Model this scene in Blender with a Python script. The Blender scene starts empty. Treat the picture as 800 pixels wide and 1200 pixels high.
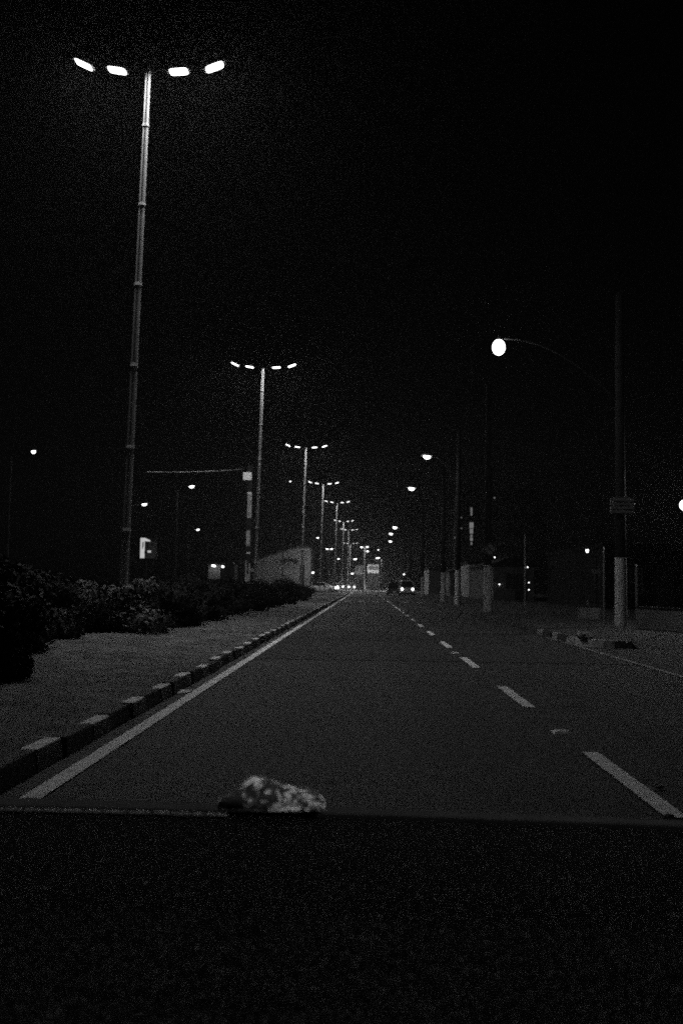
import bpy, math, random
from mathutils import Vector, Matrix
R = math.radians
random.seed(7)
S = bpy.context.scene
COL = S.collection

# ------------------------------------------------------------------ camera
F = 1170.0                                   # focal length in pixels of the 800 x 1200 photograph
CAMH = 1.2
d = Vector((28.0, -85.0, -F)).normalized()   # world +Y seen from the camera
u0 = Vector((0.013, 1.0, 0.0))
up = (u0 - d * u0.dot(d)).normalized()
rt = d.cross(up).normalized()
W2C = Matrix((rt, d, up)).transposed()       # columns: images of X, Y, Z
C2W = W2C.transposed()
CAM = Vector((0, 0, CAMH))
cd = bpy.data.cameras.new('camera'); co = bpy.data.objects.new('camera', cd); COL.objects.link(co)
co.matrix_world = Matrix.Translation(CAM) @ C2W.to_4x4()
cd.sensor_fit = 'VERTICAL'; cd.sensor_height = 36.0; cd.sensor_width = 24.0
cd.lens = F / 1200 * 36.0
cd.clip_start = 0.05; cd.clip_end = 5000
cd.dof.use_dof = True; cd.dof.focus_distance = 45.0; cd.dof.aperture_fstop = 9.0
S.camera = co

def ray(px, py):
    return C2W @ Vector((px - 400.0, 600.0 - py, -F))
def at(px, py, Y):
    v = ray(px, py); return CAM + v * (Y / v.y)
def ground(px, py, z=0.0):
    v = ray(px, py); return CAM + v * ((z - CAMH) / v.z)

# ------------------------------------------------------------------ materials
MATS = {}
def mat(name, v, rough=0.8, metal=0.0, var=0.25, scale=6.0, detail=6.0, bump=0.0, bscale=None, spec=0.3, obj=True):
    m = bpy.data.materials.new(name); m.use_nodes = True
    nt = m.node_tree; b = nt.nodes['Principled BSDF']
    tc = nt.nodes.new('ShaderNodeTexCoord')
    n = nt.nodes.new('ShaderNodeTexNoise'); n.inputs['Scale'].default_value = scale; n.inputs['Detail'].default_value = detail
    n.inputs['Roughness'].default_value = 0.65
    nt.links.new(tc.outputs['Object'], n.inputs['Vector'])
    r = nt.nodes.new('ShaderNodeMapRange')
    r.inputs['From Min'].default_value = 0.3; r.inputs['From Max'].default_value = 0.7
    r.inputs['To Min'].default_value = v * (1 - var); r.inputs['To Max'].default_value = v * (1 + var)
    nt.links.new(n.outputs['Fac'], r.inputs['Value'])
    nt.links.new(r.outputs['Result'], b.inputs['Base Color'])
    b.inputs['Roughness'].default_value = rough; b.inputs['Metallic'].default_value = metal
    b.inputs['Specular IOR Level'].default_value = spec
    if bump:
        n2 = nt.nodes.new('ShaderNodeTexNoise'); n2.inputs['Scale'].default_value = bscale or scale * 5
        n2.inputs['Detail'].default_value = 4
        nt.links.new(tc.outputs['Object'], n2.inputs['Vector'])
        bp = nt.nodes.new('ShaderNodeBump'); bp.inputs['Strength'].default_value = bump; bp.inputs['Distance'].default_value = 0.02
        nt.links.new(n2.outputs['Fac'], bp.inputs['Height']); nt.links.new(bp.outputs['Normal'], b.inputs['Normal'])
    MATS[name] = m
    return m
def emit(name, strength, v=1.0):
    m = bpy.data.materials.new(name); m.use_nodes = True
    nt = m.node_tree; b = nt.nodes['Principled BSDF']
    b.inputs['Base Color'].default_value = (0.8, 0.8, 0.8, 1)
    b.inputs['Emission Color'].default_value = (v, v, v, 1)
    b.inputs['Emission Strength'].default_value = strength
    MATS[name] = m
    return m

def asphalt():
    m = mat('asphalt', 0.033, 0.8, var=0.25, scale=1.3, bump=0.35, bscale=90, spec=0.25)
    nt = m.node_tree; b = nt.nodes['Principled BSDF']
    old = b.inputs['Base Color'].links[0].from_socket
    tc = nt.nodes.new('ShaderNodeTexCoord')
    # aggregate speckle, long wheel-track wear, and tar patches
    fine = nt.nodes.new('ShaderNodeTexNoise'); fine.inputs['Scale'].default_value = 14; fine.inputs['Detail'].default_value = 5; fine.inputs['Roughness'].default_value = .85
    mpf = nt.nodes.new('ShaderNodeMapping'); mpf.inputs['Scale'].default_value = (1, .22, 1)
    nt.links.new(tc.outputs['Object'], mpf.inputs['Vector']); nt.links.new(mpf.outputs['Vector'], fine.inputs['Vector'])
    fr = nt.nodes.new('ShaderNodeMapRange'); fr.inputs['From Min'].default_value = .3; fr.inputs['From Max'].default_value = .7
    fr.inputs['To Min'].default_value = .0; fr.inputs['To Max'].default_value = 2.0; fr.clamp = False
    nt.links.new(fine.outputs['Fac'], fr.inputs['Value'])
    mp = nt.nodes.new('ShaderNodeMapping'); mp.inputs['Scale'].default_value = (1.1, 0.03, 1)
    nt.links.new(tc.outputs['Object'], mp.inputs['Vector'])
    lo = nt.nodes.new('ShaderNodeTexNoise'); lo.inputs['Scale'].default_value = 1.2; lo.inputs['Detail'].default_value = 3
    nt.links.new(mp.outputs['Vector'], lo.inputs['Vector'])
    lr = nt.nodes.new('ShaderNodeMapRange'); lr.inputs['From Min'].default_value = .3; lr.inputs['From Max'].default_value = .7
    lr.inputs['To Min'].default_value = .75; lr.inputs['To Max'].default_value = 1.25
    nt.links.new(lo.outputs['Fac'], lr.inputs['Value'])
    m1 = nt.nodes.new('ShaderNodeMath'); m1.operation = 'MULTIPLY'
    m2 = nt.nodes.new('ShaderNodeMath'); m2.operation = 'MULTIPLY'
    nt.links.new(old, m1.inputs[0]); nt.links.new(fr.outputs['Result'], m1.inputs[1])
    nt.links.new(m1.outputs[0], m2.inputs[0]); nt.links.new(lr.outputs['Result'], m2.inputs[1])
    vo = nt.nodes.new('ShaderNodeTexVoronoi'); vo.feature = 'DISTANCE_TO_EDGE'; vo.inputs['Scale'].default_value = .42
    ds = nt.nodes.new('ShaderNodeTexNoise'); ds.inputs['Scale'].default_value = 1.7; ds.inputs['Detail'].default_value = 5
    nt.links.new(tc.outputs['Object'], ds.inputs['Vector'])
    mx = nt.nodes.new('ShaderNodeMix'); mx.data_type = 'VECTOR'; mx.inputs['Factor'].default_value = .45
    nt.links.new(tc.outputs['Object'], mx.inputs[4]); nt.links.new(ds.outputs['Color'], mx.inputs[5])
    nt.links.new(mx.outputs[1], vo.inputs['Vector'])
    cr = nt.nodes.new('ShaderNodeMapRange'); cr.inputs['From Min'].default_value = .0; cr.inputs['From Max'].default_value = .012
    cr.inputs['To Min'].default_value = .45; cr.inputs['To Max'].default_value = 1.0
    nt.links.new(vo.outputs['Distance'], cr.inputs['Value'])
    sx = nt.nodes.new('ShaderNodeSeparateXYZ'); nt.links.new(tc.outputs['Object'], sx.inputs[0])
    sn = nt.nodes.new('ShaderNodeMath'); sn.operation = 'MULTIPLY_ADD'; sn.inputs[1].default_value = 4.2; sn.inputs[2].default_value = .9
    nt.links.new(sx.outputs['X'], sn.inputs[0])
    si = nt.nodes.new('ShaderNodeMath'); si.operation = 'SINE'; nt.links.new(sn.outputs[0], si.inputs[0])
    tr = nt.nodes.new('ShaderNodeMapRange'); tr.inputs['From Min'].default_value = -1; tr.inputs['From Max'].default_value = 1
    tr.inputs['To Min'].default_value = .84; tr.inputs['To Max'].default_value = 1.14
    nt.links.new(si.outputs[0], tr.inputs['Value'])
    m3 = nt.nodes.new('ShaderNodeMath'); m3.operation = 'MULTIPLY'; m4 = nt.nodes.new('ShaderNodeMath'); m4.operation = 'MULTIPLY'
    nt.links.new(m2.outputs[0], m3.inputs[0]); nt.links.new(cr.outputs['Result'], m3.inputs[1])
    nt.links.new(m3.outputs[0], m4.inputs[0]); nt.links.new(tr.outputs['Result'], m4.inputs[1])
    nt.links.new(m4.outputs[0], b.inputs['Base Color'])
    return m
asphalt()
mat('old_asphalt', 0.036, 0.9, scale=2.0, var=0.35, bump=0.3, bscale=80)
mat('asphalt_patch', 0.021, 0.85, scale=2.5, var=0.35, detail=10, bump=0.3, bscale=80)
mat('tar', 0.012, 0.8, scale=9, var=0.4)
mat('earth', 0.05, 0.95, scale=0.7, var=0.4, bump=0.5, bscale=25)
mat('verge_soil', 0.125, 0.95, scale=2.2, detail=12, var=0.75, bump=0.8, bscale=30)
mat('gutter', 0.085, 0.9, scale=3, var=0.3, bump=0.3, bscale=40)
mat('road_paint', 0.84, 0.7, scale=7, var=0.3, detail=10, bump=0.2, bscale=80)
mat('faded_paint', 0.24, 0.8, scale=4, var=0.45, detail=10)
mat('kerb_white', 0.86, 0.8, scale=9, var=0.3, bump=0.4, bscale=40)
mat('kerb_shaded_side', 0.24, 0.9, scale=12, var=0.6, bump=0.4, bscale=40)  # sides of the white stones, their shade painted in as a darker tone
mat('kerb_black', 0.022, 0.8, scale=9, var=0.4, bump=0.4, bscale=40)
mat('pavement', 0.026, 0.9, scale=2.5, var=0.35, bump=0.4, bscale=20)
mat('pole_metal', 0.78, 0.22, 0.6, scale=5, var=0.12)
mat('head_metal', 0.2, 0.5, 0.3, scale=8, var=0.15)
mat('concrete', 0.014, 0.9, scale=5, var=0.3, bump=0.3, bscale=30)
mat('pale_concrete', 0.3, 0.9, scale=6, var=0.4, bump=0.3, bscale=30)
mat('whitewash', 0.45, 0.85, scale=6, var=0.3, detail=9, bump=0.3, bscale=30)
mat('dark_metal', 0.03, 0.6, 0.3, scale=9, var=0.3)
mat('steel', 0.3, 0.45, 0.7, scale=9, var=0.2)
mat('plaster_pale', 0.36, 0.9, scale=0.9, var=0.3, detail=9, bump=0.15, bscale=12)
mat('plaster_grey', 0.10, 0.9, scale=0.9, var=0.35, detail=9, bump=0.15, bscale=12)
mat('plaster_dark', 0.012, 0.9, scale=0.9, var=0.35, detail=9)
mat('shop_roof', 0.008, 0.95, scale=3, var=0.4, spec=0.1)
mat('roof_tile', 0.012, 0.85, scale=5, var=0.4)
mat('dark_glass', 0.012, 0.12, scale=1, var=0.1, spec=0.5)
mat('dull_pane', 0.02, 0.35, scale=1, var=0.1, spec=0.4)
mat('rubber', 0.02, 0.85, scale=20, var=0.3)
mat('paint_silver', 0.42, 0.35, 0.2, scale=3, var=0.06, spec=0.5)
mat('paint_dark', 0.04, 0.35, scale=3, var=0.1, spec=0.5)
mat('paint_white', 0.7, 0.35, scale=3, var=0.05, spec=0.5)
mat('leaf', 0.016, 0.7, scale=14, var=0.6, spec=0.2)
mat('leaf_lit', 0.045, 0.55, scale=14, var=0.5, spec=0.5)  # lighter copy of leaf, with light on the foliage put into the colour
mat('twig', 0.05, 0.9, scale=20, var=0.4)
mat('dry_grass', 0.15, 0.9, scale=3, var=0.5)
mat('sign_white', 0.75, 0.6, scale=6, var=0.12)
mat('sign_grey', 0.14, 0.5, scale=6, var=0.2)
mat('ink', 0.02, 0.7, scale=6, var=0.2)
mat('graffiti', 0.05, 0.8, scale=6, var=0.2)
mat('paper', 0.85, 0.9, scale=12, var=0.15)
mat('cable', 0.3, 0.6, scale=3, var=0.8)
mat('dash_trim', 0.085, 0.5, scale=3, var=0.2)

def dash_vinyl():
    m = bpy.data.materials.new('dash_vinyl'); m.use_nodes = True
    nt = m.node_tree; b = nt.nodes['Principled BSDF']
    tc = nt.nodes.new('ShaderNodeTexCoord')
    n = nt.nodes.new('ShaderNodeTexNoise'); n.inputs['Scale'].default_value = 1250; n.inputs['Detail'].default_value = 1
    mp = nt.nodes.new('ShaderNodeMapping'); mp.inputs['Scale'].default_value = (1, .3, 1)
    nt.links.new(tc.outputs['Object'], mp.inputs['Vector']); nt.links.new(mp.outputs['Vector'], n.inputs['Vector'])
    r = nt.nodes.new('ShaderNodeMapRange'); r.inputs['From Min'].default_value = .59; r.inputs['From Max'].default_value = .8
    r.inputs['To Min'].default_value = .001; r.inputs['To Max'].default_value = .115
    nt.links.new(n.outputs['Fac'], r.inputs['Value']); nt.links.new(r.outputs['Result'], b.inputs['Base Color'])
    b.inputs['Roughness'].default_value = 1.0; b.inputs['Specular IOR Level'].default_value = .02
    bp = nt.nodes.new('ShaderNodeBump'); bp.inputs['Strength'].default_value = .4; bp.inputs['Distance'].default_value = .001
    nt.links.new(n.outputs['Fac'], bp.inputs['Height']); nt.links.new(bp.outputs['Normal'], b.inputs['Normal'])
    MATS['dash_vinyl'] = m
dash_vinyl()
def pouch_cloth():
    m = bpy.data.materials.new('pouch_cloth'); m.use_nodes = True
    nt = m.node_tree; b = nt.nodes['Principled BSDF']
    tc = nt.nodes.new('ShaderNodeTexCoord')
    n0 = nt.nodes.new('ShaderNodeTexNoise'); n0.inputs['Scale'].default_value = 85; n0.inputs['Detail'].default_value = 2
    n0.inputs['Distortion'].default_value = 1.6
    nt.links.new(tc.outputs['Object'], n0.inputs['Vector'])
    r = nt.nodes.new('ShaderNodeValToRGB'); e = r.color_ramp.elements
    e[0].position = .47; e[0].color = (.02, .02, .02, 1); e[1].position = .63; e[1].color = (.74, .74, .74, 1)
    k = e.new(.54); k.color = (.10, .10, .10, 1)
    n9 = nt.nodes.new('ShaderNodeTexNoise'); n9.inputs['Scale'].default_value = 24; n9.inputs['Detail'].default_value = 1
    nt.links.new(tc.outputs['Object'], n9.inputs['Vector'])
    ad = nt.nodes.new('ShaderNodeMath'); ad.operation = 'MULTIPLY_ADD'; ad.inputs[1].default_value = .35; ad.inputs[2].default_value = -.175
    nt.links.new(n9.outputs['Fac'], ad.inputs[0])
    ae = nt.nodes.new('ShaderNodeMath'); ae.operation = 'ADD'; nt.links.new(n0.outputs['Fac'], ae.inputs[0]); nt.links.new(ad.outputs[0], ae.inputs[1])
    nt.links.new(ae.outputs[0], r.inputs['Fac']); nt.links.new(r.outputs['Color'], b.inputs['Base Color'])
    b.inputs['Roughness'].default_value = .8
    MATS['pouch_cloth'] = m
pouch_cloth()

emit('lamp_glow', 420)          # the four-headed masts
emit('street_glow', 60)        # single street lamps
emit('small_glow', 5)
emit('globe_glow', 26)
emit('pouch_fill_glow', 1800)  # added unseen lamp that brightens the pouch and dashboard
emit('headlight_glow', 1300)
emit('tail_glow', 5)
emit('window_glow', 0.35)
emit('pane_glow', 0.16)
emit('corner_glow', 900)
emit('flood_glow', 300)
emit('sign_glow', 0.45)

# ------------------------------------------------------------------ mesh builder
class MB:
    def __init__(s): s.v = []; s.f = []; s.mi = []; s.m = 0
    def add(s, vs, fs):
        o = len(s.v); s.v += [Vector(p) for p in vs]
        s.f += [tuple(i + o for i in f) for f in fs]; s.mi += [s.m] * len(fs); return s
    def box(s, x0, x1, y0, y1, z0, z1, taper=0.0):
        t = taper
        vs = [(x0,y0,z0),(x1,y0,z0),(x1,y1,z0),(x0,y1,z0),(x0+t,y0+t,z1),(x1-t,y0+t,z1),(x1-t,y1-t,z1),(x0+t,y1-t,z1)]
        return s.add(vs, [(0,3,2,1),(4,5,6,7),(0,1,5,4),(1,2,6,5),(2,3,7,6),(3,0,4,7)])
    def tube(s, pts, rads, n=10, cap=True):
        pts = [Vector(p) for p in pts]
        if not hasattr(rads, '__len__'): rads = [rads] * len(pts)
        o = len(s.v); fs = []
        ref = None
        for i, p in enumerate(pts):
            t = (pts[min(i+1, len(pts)-1)] - pts[max(i-1, 0)]).normalized()
            if ref is None:
                ref = Vector((1,0,0)) if abs(t.x) < .9 else Vector((0,1,0))
            a = (ref - t * ref.dot(t)).normalized(); b = t.cross(a); ref = a
            for k in range(n):
                w = 2*math.pi*k/n
                s.v.append(p + (a*math.cos(w) + b*math.sin(w)) * rads[i])
        for i in range(len(pts)-1):
            for k in range(n):
                k2 = (k+1) % n
                fs.append((o+i*n+k, o+i*n+k2, o+(i+1)*n+k2, o+(i+1)*n+k))
        if cap:
            fs.append(tuple(o+k for k in reversed(range(n))))
            fs.append(tuple(o+(len(pts)-1)*n+k for k in range(n)))
        s.f += fs; s.mi += [s.m]*len(fs); return s
    def loft(s, rings, cap=True):
        o = len(s.v); n = len(rings[0]); fs = []
        for r_ in rings: s.v += [Vector(p) for p in r_]
        for i in range(len(rings)-1):
            for k in range(n):
                k2 = (k+1) % n
                fs.append((o+i*n+k, o+i*n+k2, o+(i+1)*n+k2, o+(i+1)*n+k))
        if cap:
            fs.append(tuple(o+k for k in reversed(range(n)))); fs.append(tuple(o+(len(rings)-1)*n+k for k in range(n)))
        s.f += fs; s.mi += [s.m]*len(fs); return s
    def build(s, name, mats, parent=None, smooth=False, bevel=0.0, loc=None):
        me = bpy.data.meshes.new(name)
        me.from_pydata([tuple(p) for p in s.v], [], s.f); me.update()
        if isinstance(mats, str): mats = [mats]
        for m in mats: me.materials.append(MATS[m])
        me.polygons.foreach_set('material_index', s.mi)
        if smooth: me.polygons.foreach_set('use_smooth', [True]*len(me.polygons))
        me.validate()
        o = bpy.data.objects.new(name, me); COL.objects.link(o)
        if parent is not None: o.parent = parent
        if loc is not None: o.location = loc
        if bevel:
            b = o.modifiers.new('bevel', 'BEVEL'); b.width = bevel; b.segments = 2; b.limit_method = 'ANGLE'
        return o

def tag(o, label, cat, group=None):
    o['label'] = label; o['category'] = cat
    if group: o['group'] = group
    elif 'group' in o: del o['group']
    return o
def thing(name, label, cat, loc=(0,0,0), rz=0.0, group=None):
    o = bpy.data.objects.new(name, None); COL.objects.link(o)
    o.empty_display_size = .2; o.location = loc; o.rotation_euler = (0, 0, rz)
    return tag(o, label, cat, group)
def struct(name, b, m, kind='structure', **k):
    o = b.build(name, m, **k); o['kind'] = kind; return o
def copy_tree(o, parent=None):
    c = o.copy(); COL.objects.link(c)
    if parent is not None: c.parent = parent
    for ch in list(o.children): copy_tree(ch, c)
    return c
def rect(x0, x1, y0, y1, z):
    return [(x0,y0,z),(x1,y0,z),(x1,y1,z),(x0,y1,z)], [(0,1,2,3)]

# ------------------------------------------------------------------ ground, roads, kerbs
XL, XR = -2.01, 4.42           # road edges
YE = 128.0                     # the street ends at a cross street here
struct('ground', MB().add(*rect(-900, 900, -60, 1800, -0.03)), 'earth')
road = MB()
N = 60
struct('road', MB().add(*rect(XL, XR, -6, YE, 0.0)), 'asphalt')
struct('cross_street', MB().add(*rect(-90, 90, YE, YE+13, 0.0)), 'old_asphalt')
struct('road_beyond', MB().add(*rect(-16, 8, YE+13, 330, -.004)), 'old_asphalt')
struct('opposite_carriageway', MB().add(*rect(-14.6, -7.6, -6, YE, 0.0)), 'old_asphalt')
struct('forecourt', MB().add(*rect(XR, 60, -6, 20.3, -0.006)), 'old_asphalt')
struct('road_patch', MB().add(*rect(XL+.16, XR-.06, 16.1, 25.4, .0035)), 'asphalt_patch')
# tar joints across the asphalt
tj = MB()
for y, w in ((15.95, .22), (25.35, .3), (44, 1.2), (58, 2.0), (90, .8)):
    n = 24
    for i in range(n):
        xa = XL + .05 + (XR-XL-.1)*i/n; xb = XL + .05 + (XR-XL-.1)*(i+1)/n
        ja = .05*math.sin(i*1.7+y); jb = .05*math.sin((i+1)*1.7+y)
        tj.add([(xa,y+ja,.006),(xb,y+jb,.006),(xb,y+jb+w,.006),(xa,y+ja+w,.006)], [(0,1,2,3)])
struct('road_tar_joints', tj, 'tar')
# markings
mk = MB()
mk.add(*rect(-1.875, -1.755, -2, YE-1, .0095))
struct('road_edge_line', mk, 'road_paint')
mk = MB()
y = 5.36 - 4.72*2
while y < 118:
    if y > -3:
        mk.add(*rect(1.585, 1.705, y, y+2.05, .0095))
    y += 4.72
struct('road_lane_line', mk, 'road_paint')
mk = MB()
for i in range(7):
    x = -1.5 + i*1.0
    mk.add(*rect(x, x+.46, 69, 70.3, .0095))
struct('road_crossing_line', mk, 'road_paint')
mk = MB(); mk.add(*rect(-1.7, 4.2, 97, 98.6, .0095)); mk.add(*rect(-1.8, 4.2, 123, 126, .0095))
struct('road_stop_line', mk, 'faded_paint')
mk = MB(); mk.add(*rect(4.30, 4.38, 4, 24, .0095))
struct('road_gutter_line', mk, 'faded_paint')
# gutter strip beside the left kerb
struct('road_gutter', MB().add(*rect(XL, XL+.12, -4, YE-2, .004)), 'gutter')

# left kerb of painted stones
def kerb_run(x0, x1, ya, yb, per, phase, name, jit=.02, z1=.16, paint_to=999, white='kerb_white'):
    k = MB(); y = ya + phase; i = 0
    while y < yb:
        for m, l in ((0, per*.44), (1, per*.56)):
            k.m = m
            j = random.uniform(-jit, jit); dz = random.uniform(-.012, .012)
            k.box(x0+j, x1+j, y+.008, y+l-.008, -.02, z1+dz, taper=.018)
            if m == 0: k.mi[-6:] = [2, 0 if y < paint_to else 2, 2, 2, 2, 2] if y < paint_to else [1]*6  # only the top stays white; the sides take the painted-in shade
            y += l
    return struct(name, k, [white, 'kerb_black', 'kerb_shaded_side'], bevel=.012)
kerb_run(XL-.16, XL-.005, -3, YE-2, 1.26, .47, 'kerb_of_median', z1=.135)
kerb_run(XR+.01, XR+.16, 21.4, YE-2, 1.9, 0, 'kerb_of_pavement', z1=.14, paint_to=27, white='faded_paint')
# corner of the pavement, where the driveway begins
kc = MB()
for i in range(6):
    a0 = math.pi + (math.pi/2)*i/6; a1 = math.pi + (math.pi/2)*(i+1)/6
    r0, r1 = .85, .70; cx, cy = XR+.86, 21.35
    p = [(cx+r0*math.cos(a0), cy+r0*math.sin(a0)), (cx+r0*math.cos(a1), cy+r0*math.sin(a1)), (cx+r1*math.cos(a1), cy+r1*math.sin(a1)), (cx+r1*math.cos(a0), cy+r1*math.sin(a0))]
    kc.add([(q[0], q[1], -.02) for q in p] + [(q[0], q[1], .14) for q in p], [(0,3,2,1),(4,5,6,7),(0,1,5,4),(1,2,6,5),(2,3,7,6),(3,0,4,7)])
kc.box(XR+.88, XR+1.0, 20.5, 20.65, -.02, .14, taper=.01)
struct('kerb_corner', kc, 'whitewash')
struct('pavement', MB().add([(XR+.17,21.4,.125),(XR+.88,20.66,.125),(XR+1.0,20.66,.125),(XR+1.5,22.6,.125),(30,22.6,.125),(30,YE-2,.125),(XR+.17,YE-2,.125),(XR+1.03,20.25,-.004),(30,20.25,-.004)], [(0,1,2,3,4,5,6),(2,7,3),(3,7,8,4)]), 'pavement')
# median: an uneven earth verge
md = MB(); nx, ny = 24, 220
vs = []; x0, x1 = -7.4, XL-.16
for j in range(ny+1):
    y = -4 + (YE+2)*(j/ny)**1.7
    for i in range(nx+1):
        t = i/nx; x = x0 + (x1-x0)*t
        z = .10 + .10*math.sin(math.pi*t)*(.7+.3*math.sin(y*.4+x)) + random.uniform(-.015,.015)*(1 if 0 < i < nx else 0)
        vs.append((x, y, z))
fs = [(j*(nx+1)+i, j*(nx+1)+i+1, (j+1)*(nx+1)+i+1, (j+1)*(nx+1)+i) for j in range(ny) for i in range(nx)]
md.add(vs, fs); struct('median_verge', md, 'verge_soil', smooth=True)
def verge_z(x, y):
    t = max(0, min(1, (x-x0)/(x1-x0)))
    return .10 + .10*math.sin(math.pi*t)*(.7+.3*math.sin(y*.4+x))
gr = MB()
for _ in range(26000):
    y = 5 + 45*random.random()**1.6; x = random.uniform(-6.0, XL-.2)
    if math.sin(x*2.3+y*.9)+math.sin(y*1.7-x) < random.uniform(-1.6, .9): continue
    z = verge_z(x, y)-.01; h = random.uniform(.015, .04); a = random.uniform(0, 6.28); w = .004
    dx, dy = math.cos(a)*w, math.sin(a)*w; lx, ly = random.uniform(-.04,.04), random.uniform(-.04,.04)
    gr.add([(x-dx,y-dy,z),(x+dx,y+dy,z),(x+lx,y+ly,z+h)], [(0,1,2)])
g = struct('grass', gr, 'dry_grass', kind='stuff'); g['label'] = 'sparse dry grass on the median beside the kerb'

# ------------------------------------------------------------------ four-headed lamp masts
MASTS = []
def head_mesh(L=.46, W=.24, H=.10):
    # a flat luminaire: rounded plan, domed top, lens recess below; local x along the arm
    rings = []
    for sx, k in ((-.5,.35), (-.42,.7), (-.2,.95), (.15,1), (.38,.85), (.5,.45)):
        w = W/2*k; x = sx*L
        rings.append([(x,-w,0),(x,-w*.95,H*.45*k),(x,-w*.5,H*k),(x,w*.5,H*k),(x,w*.95,H*.45*k),(x,w,0)])
    return MB().loft(rings)
def lens_mesh(L=.36, W=.19, D=.05, q=.7):
    n = 14; rings = []
    for z, k in ((0.004, 1), (-D*.45, .93), (-D*.8, .7), (-D, .35)):
        rings.append([(L/2*k*math.copysign(abs(math.cos(2*math.pi*i/n))**q, math.cos(2*math.pi*i/n)), W/2*k*math.copysign(abs(math.sin(2*math.pi*i/n))**q, math.sin(2*math.pi*i/n)), z) for i in range(n)])
    return MB().loft(rings)
HEADS = ((-1.50, .16, 24), (-.72, .035, 8), (.70, .035, -5), (1.52, .16, -22))
def make_mast(H):
    t = thing('lamp_post', '', 'lamp post', group='four-headed lamp posts along the median')
    p = MB()
    segs = [0, .35] ; z = H-1.25
    joints = []
    while z > .8: joints.append(z); z -= 1.85
    def rad(z): return .092 - .032*z/H
    p.tube([(0,0,0),(0,0,H)], [rad(0), rad(H)], n=14)
    for j in joints: p.tube([(0,0,j-.035),(0,0,j+.035)], [rad(j)+.02, rad(j)+.008], n=14)
    p.tube([(0,0,-.05),(0,0,.05)], .2, n=14)
    p.build('pole', 'pole_metal', t, smooth=False)
    cap = MB(); cap.tube([(0,0,H-.01),(0,0,H+.08),(0,0,H+.13)], [.085,.085,.03], n=12); cap.build('pole_cap', 'dark_metal', t)
    for s in (-1, 1):
        a = MB(); pts = [(s*x, 0, H + .03 + z) for x, z in ((0.05,0),(.35,.05),(.7,.09),(1.1,.14),(1.5,.24))]
        a.tube(pts, [.032,.03,.028,.025,.022], n=8); a.build('cross_arm', 'dark_metal', t)
    for x, dz, tilt in HEADS:
        h = head_mesh(.52,.36,.10).build('lamp_head', 'head_metal', t); h.location = (x, 0, H+dz); h.rotation_euler = (0, R(tilt), 0)
        lens_mesh(.42,.30,.022,.35).build('lens', 'lamp_glow', h)
    return t
mast_px = [(174, 85, 22.0), (303.5, 431, 52.0), (355.5, 524.5, 82), (376.5, 567, 111), (393, 589, 137), (401.2, 611, 172), (407.6, 621, 200), (409.6, 637, 236)]
mast_lab = ['nearest and tallest looking lamp post with four heads, its pole rising from the dark shrubs',
            'second four-headed lamp post, just right of the pale concrete pole with posters',
            'third four-headed lamp post, its pole in front of the pale gabled building',
            'fourth four-headed lamp post, standing by the diamond road sign',
            'fifth four-headed lamp post along the median, first beyond the diamond road sign',
            'sixth four-headed lamp post along the median, with its heads just above the seventh',
            'seventh four-headed lamp post, last but one of the receding row',
            'smallest and farthest four-headed lamp post of the receding row']
m0 = None
for (px, py, Y), lab in zip(mast_px, mast_lab):
    top = at(px, py, Y)
    if m0 is None:
        HM = top.z; m0 = make_mast(HM); t = m0
    else: t = copy_tree(m0)
    zb = .18 if Y < YE else 0
    t.location = (top.x, Y, 0); t['label'] = lab
    t.scale = (1, 1, top.z/HM)
    if Y == 22.0:
        b = ground(152, 752, .15); t.rotation_euler = (0, math.atan2(-.24, 12), 0)
        t.rotation_euler = (0, R(1.0), 0); t.location.x = top.x - math.tan(R(1.0))*HM
    print('mast', tuple(round(c, 2) for c in top))

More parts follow.
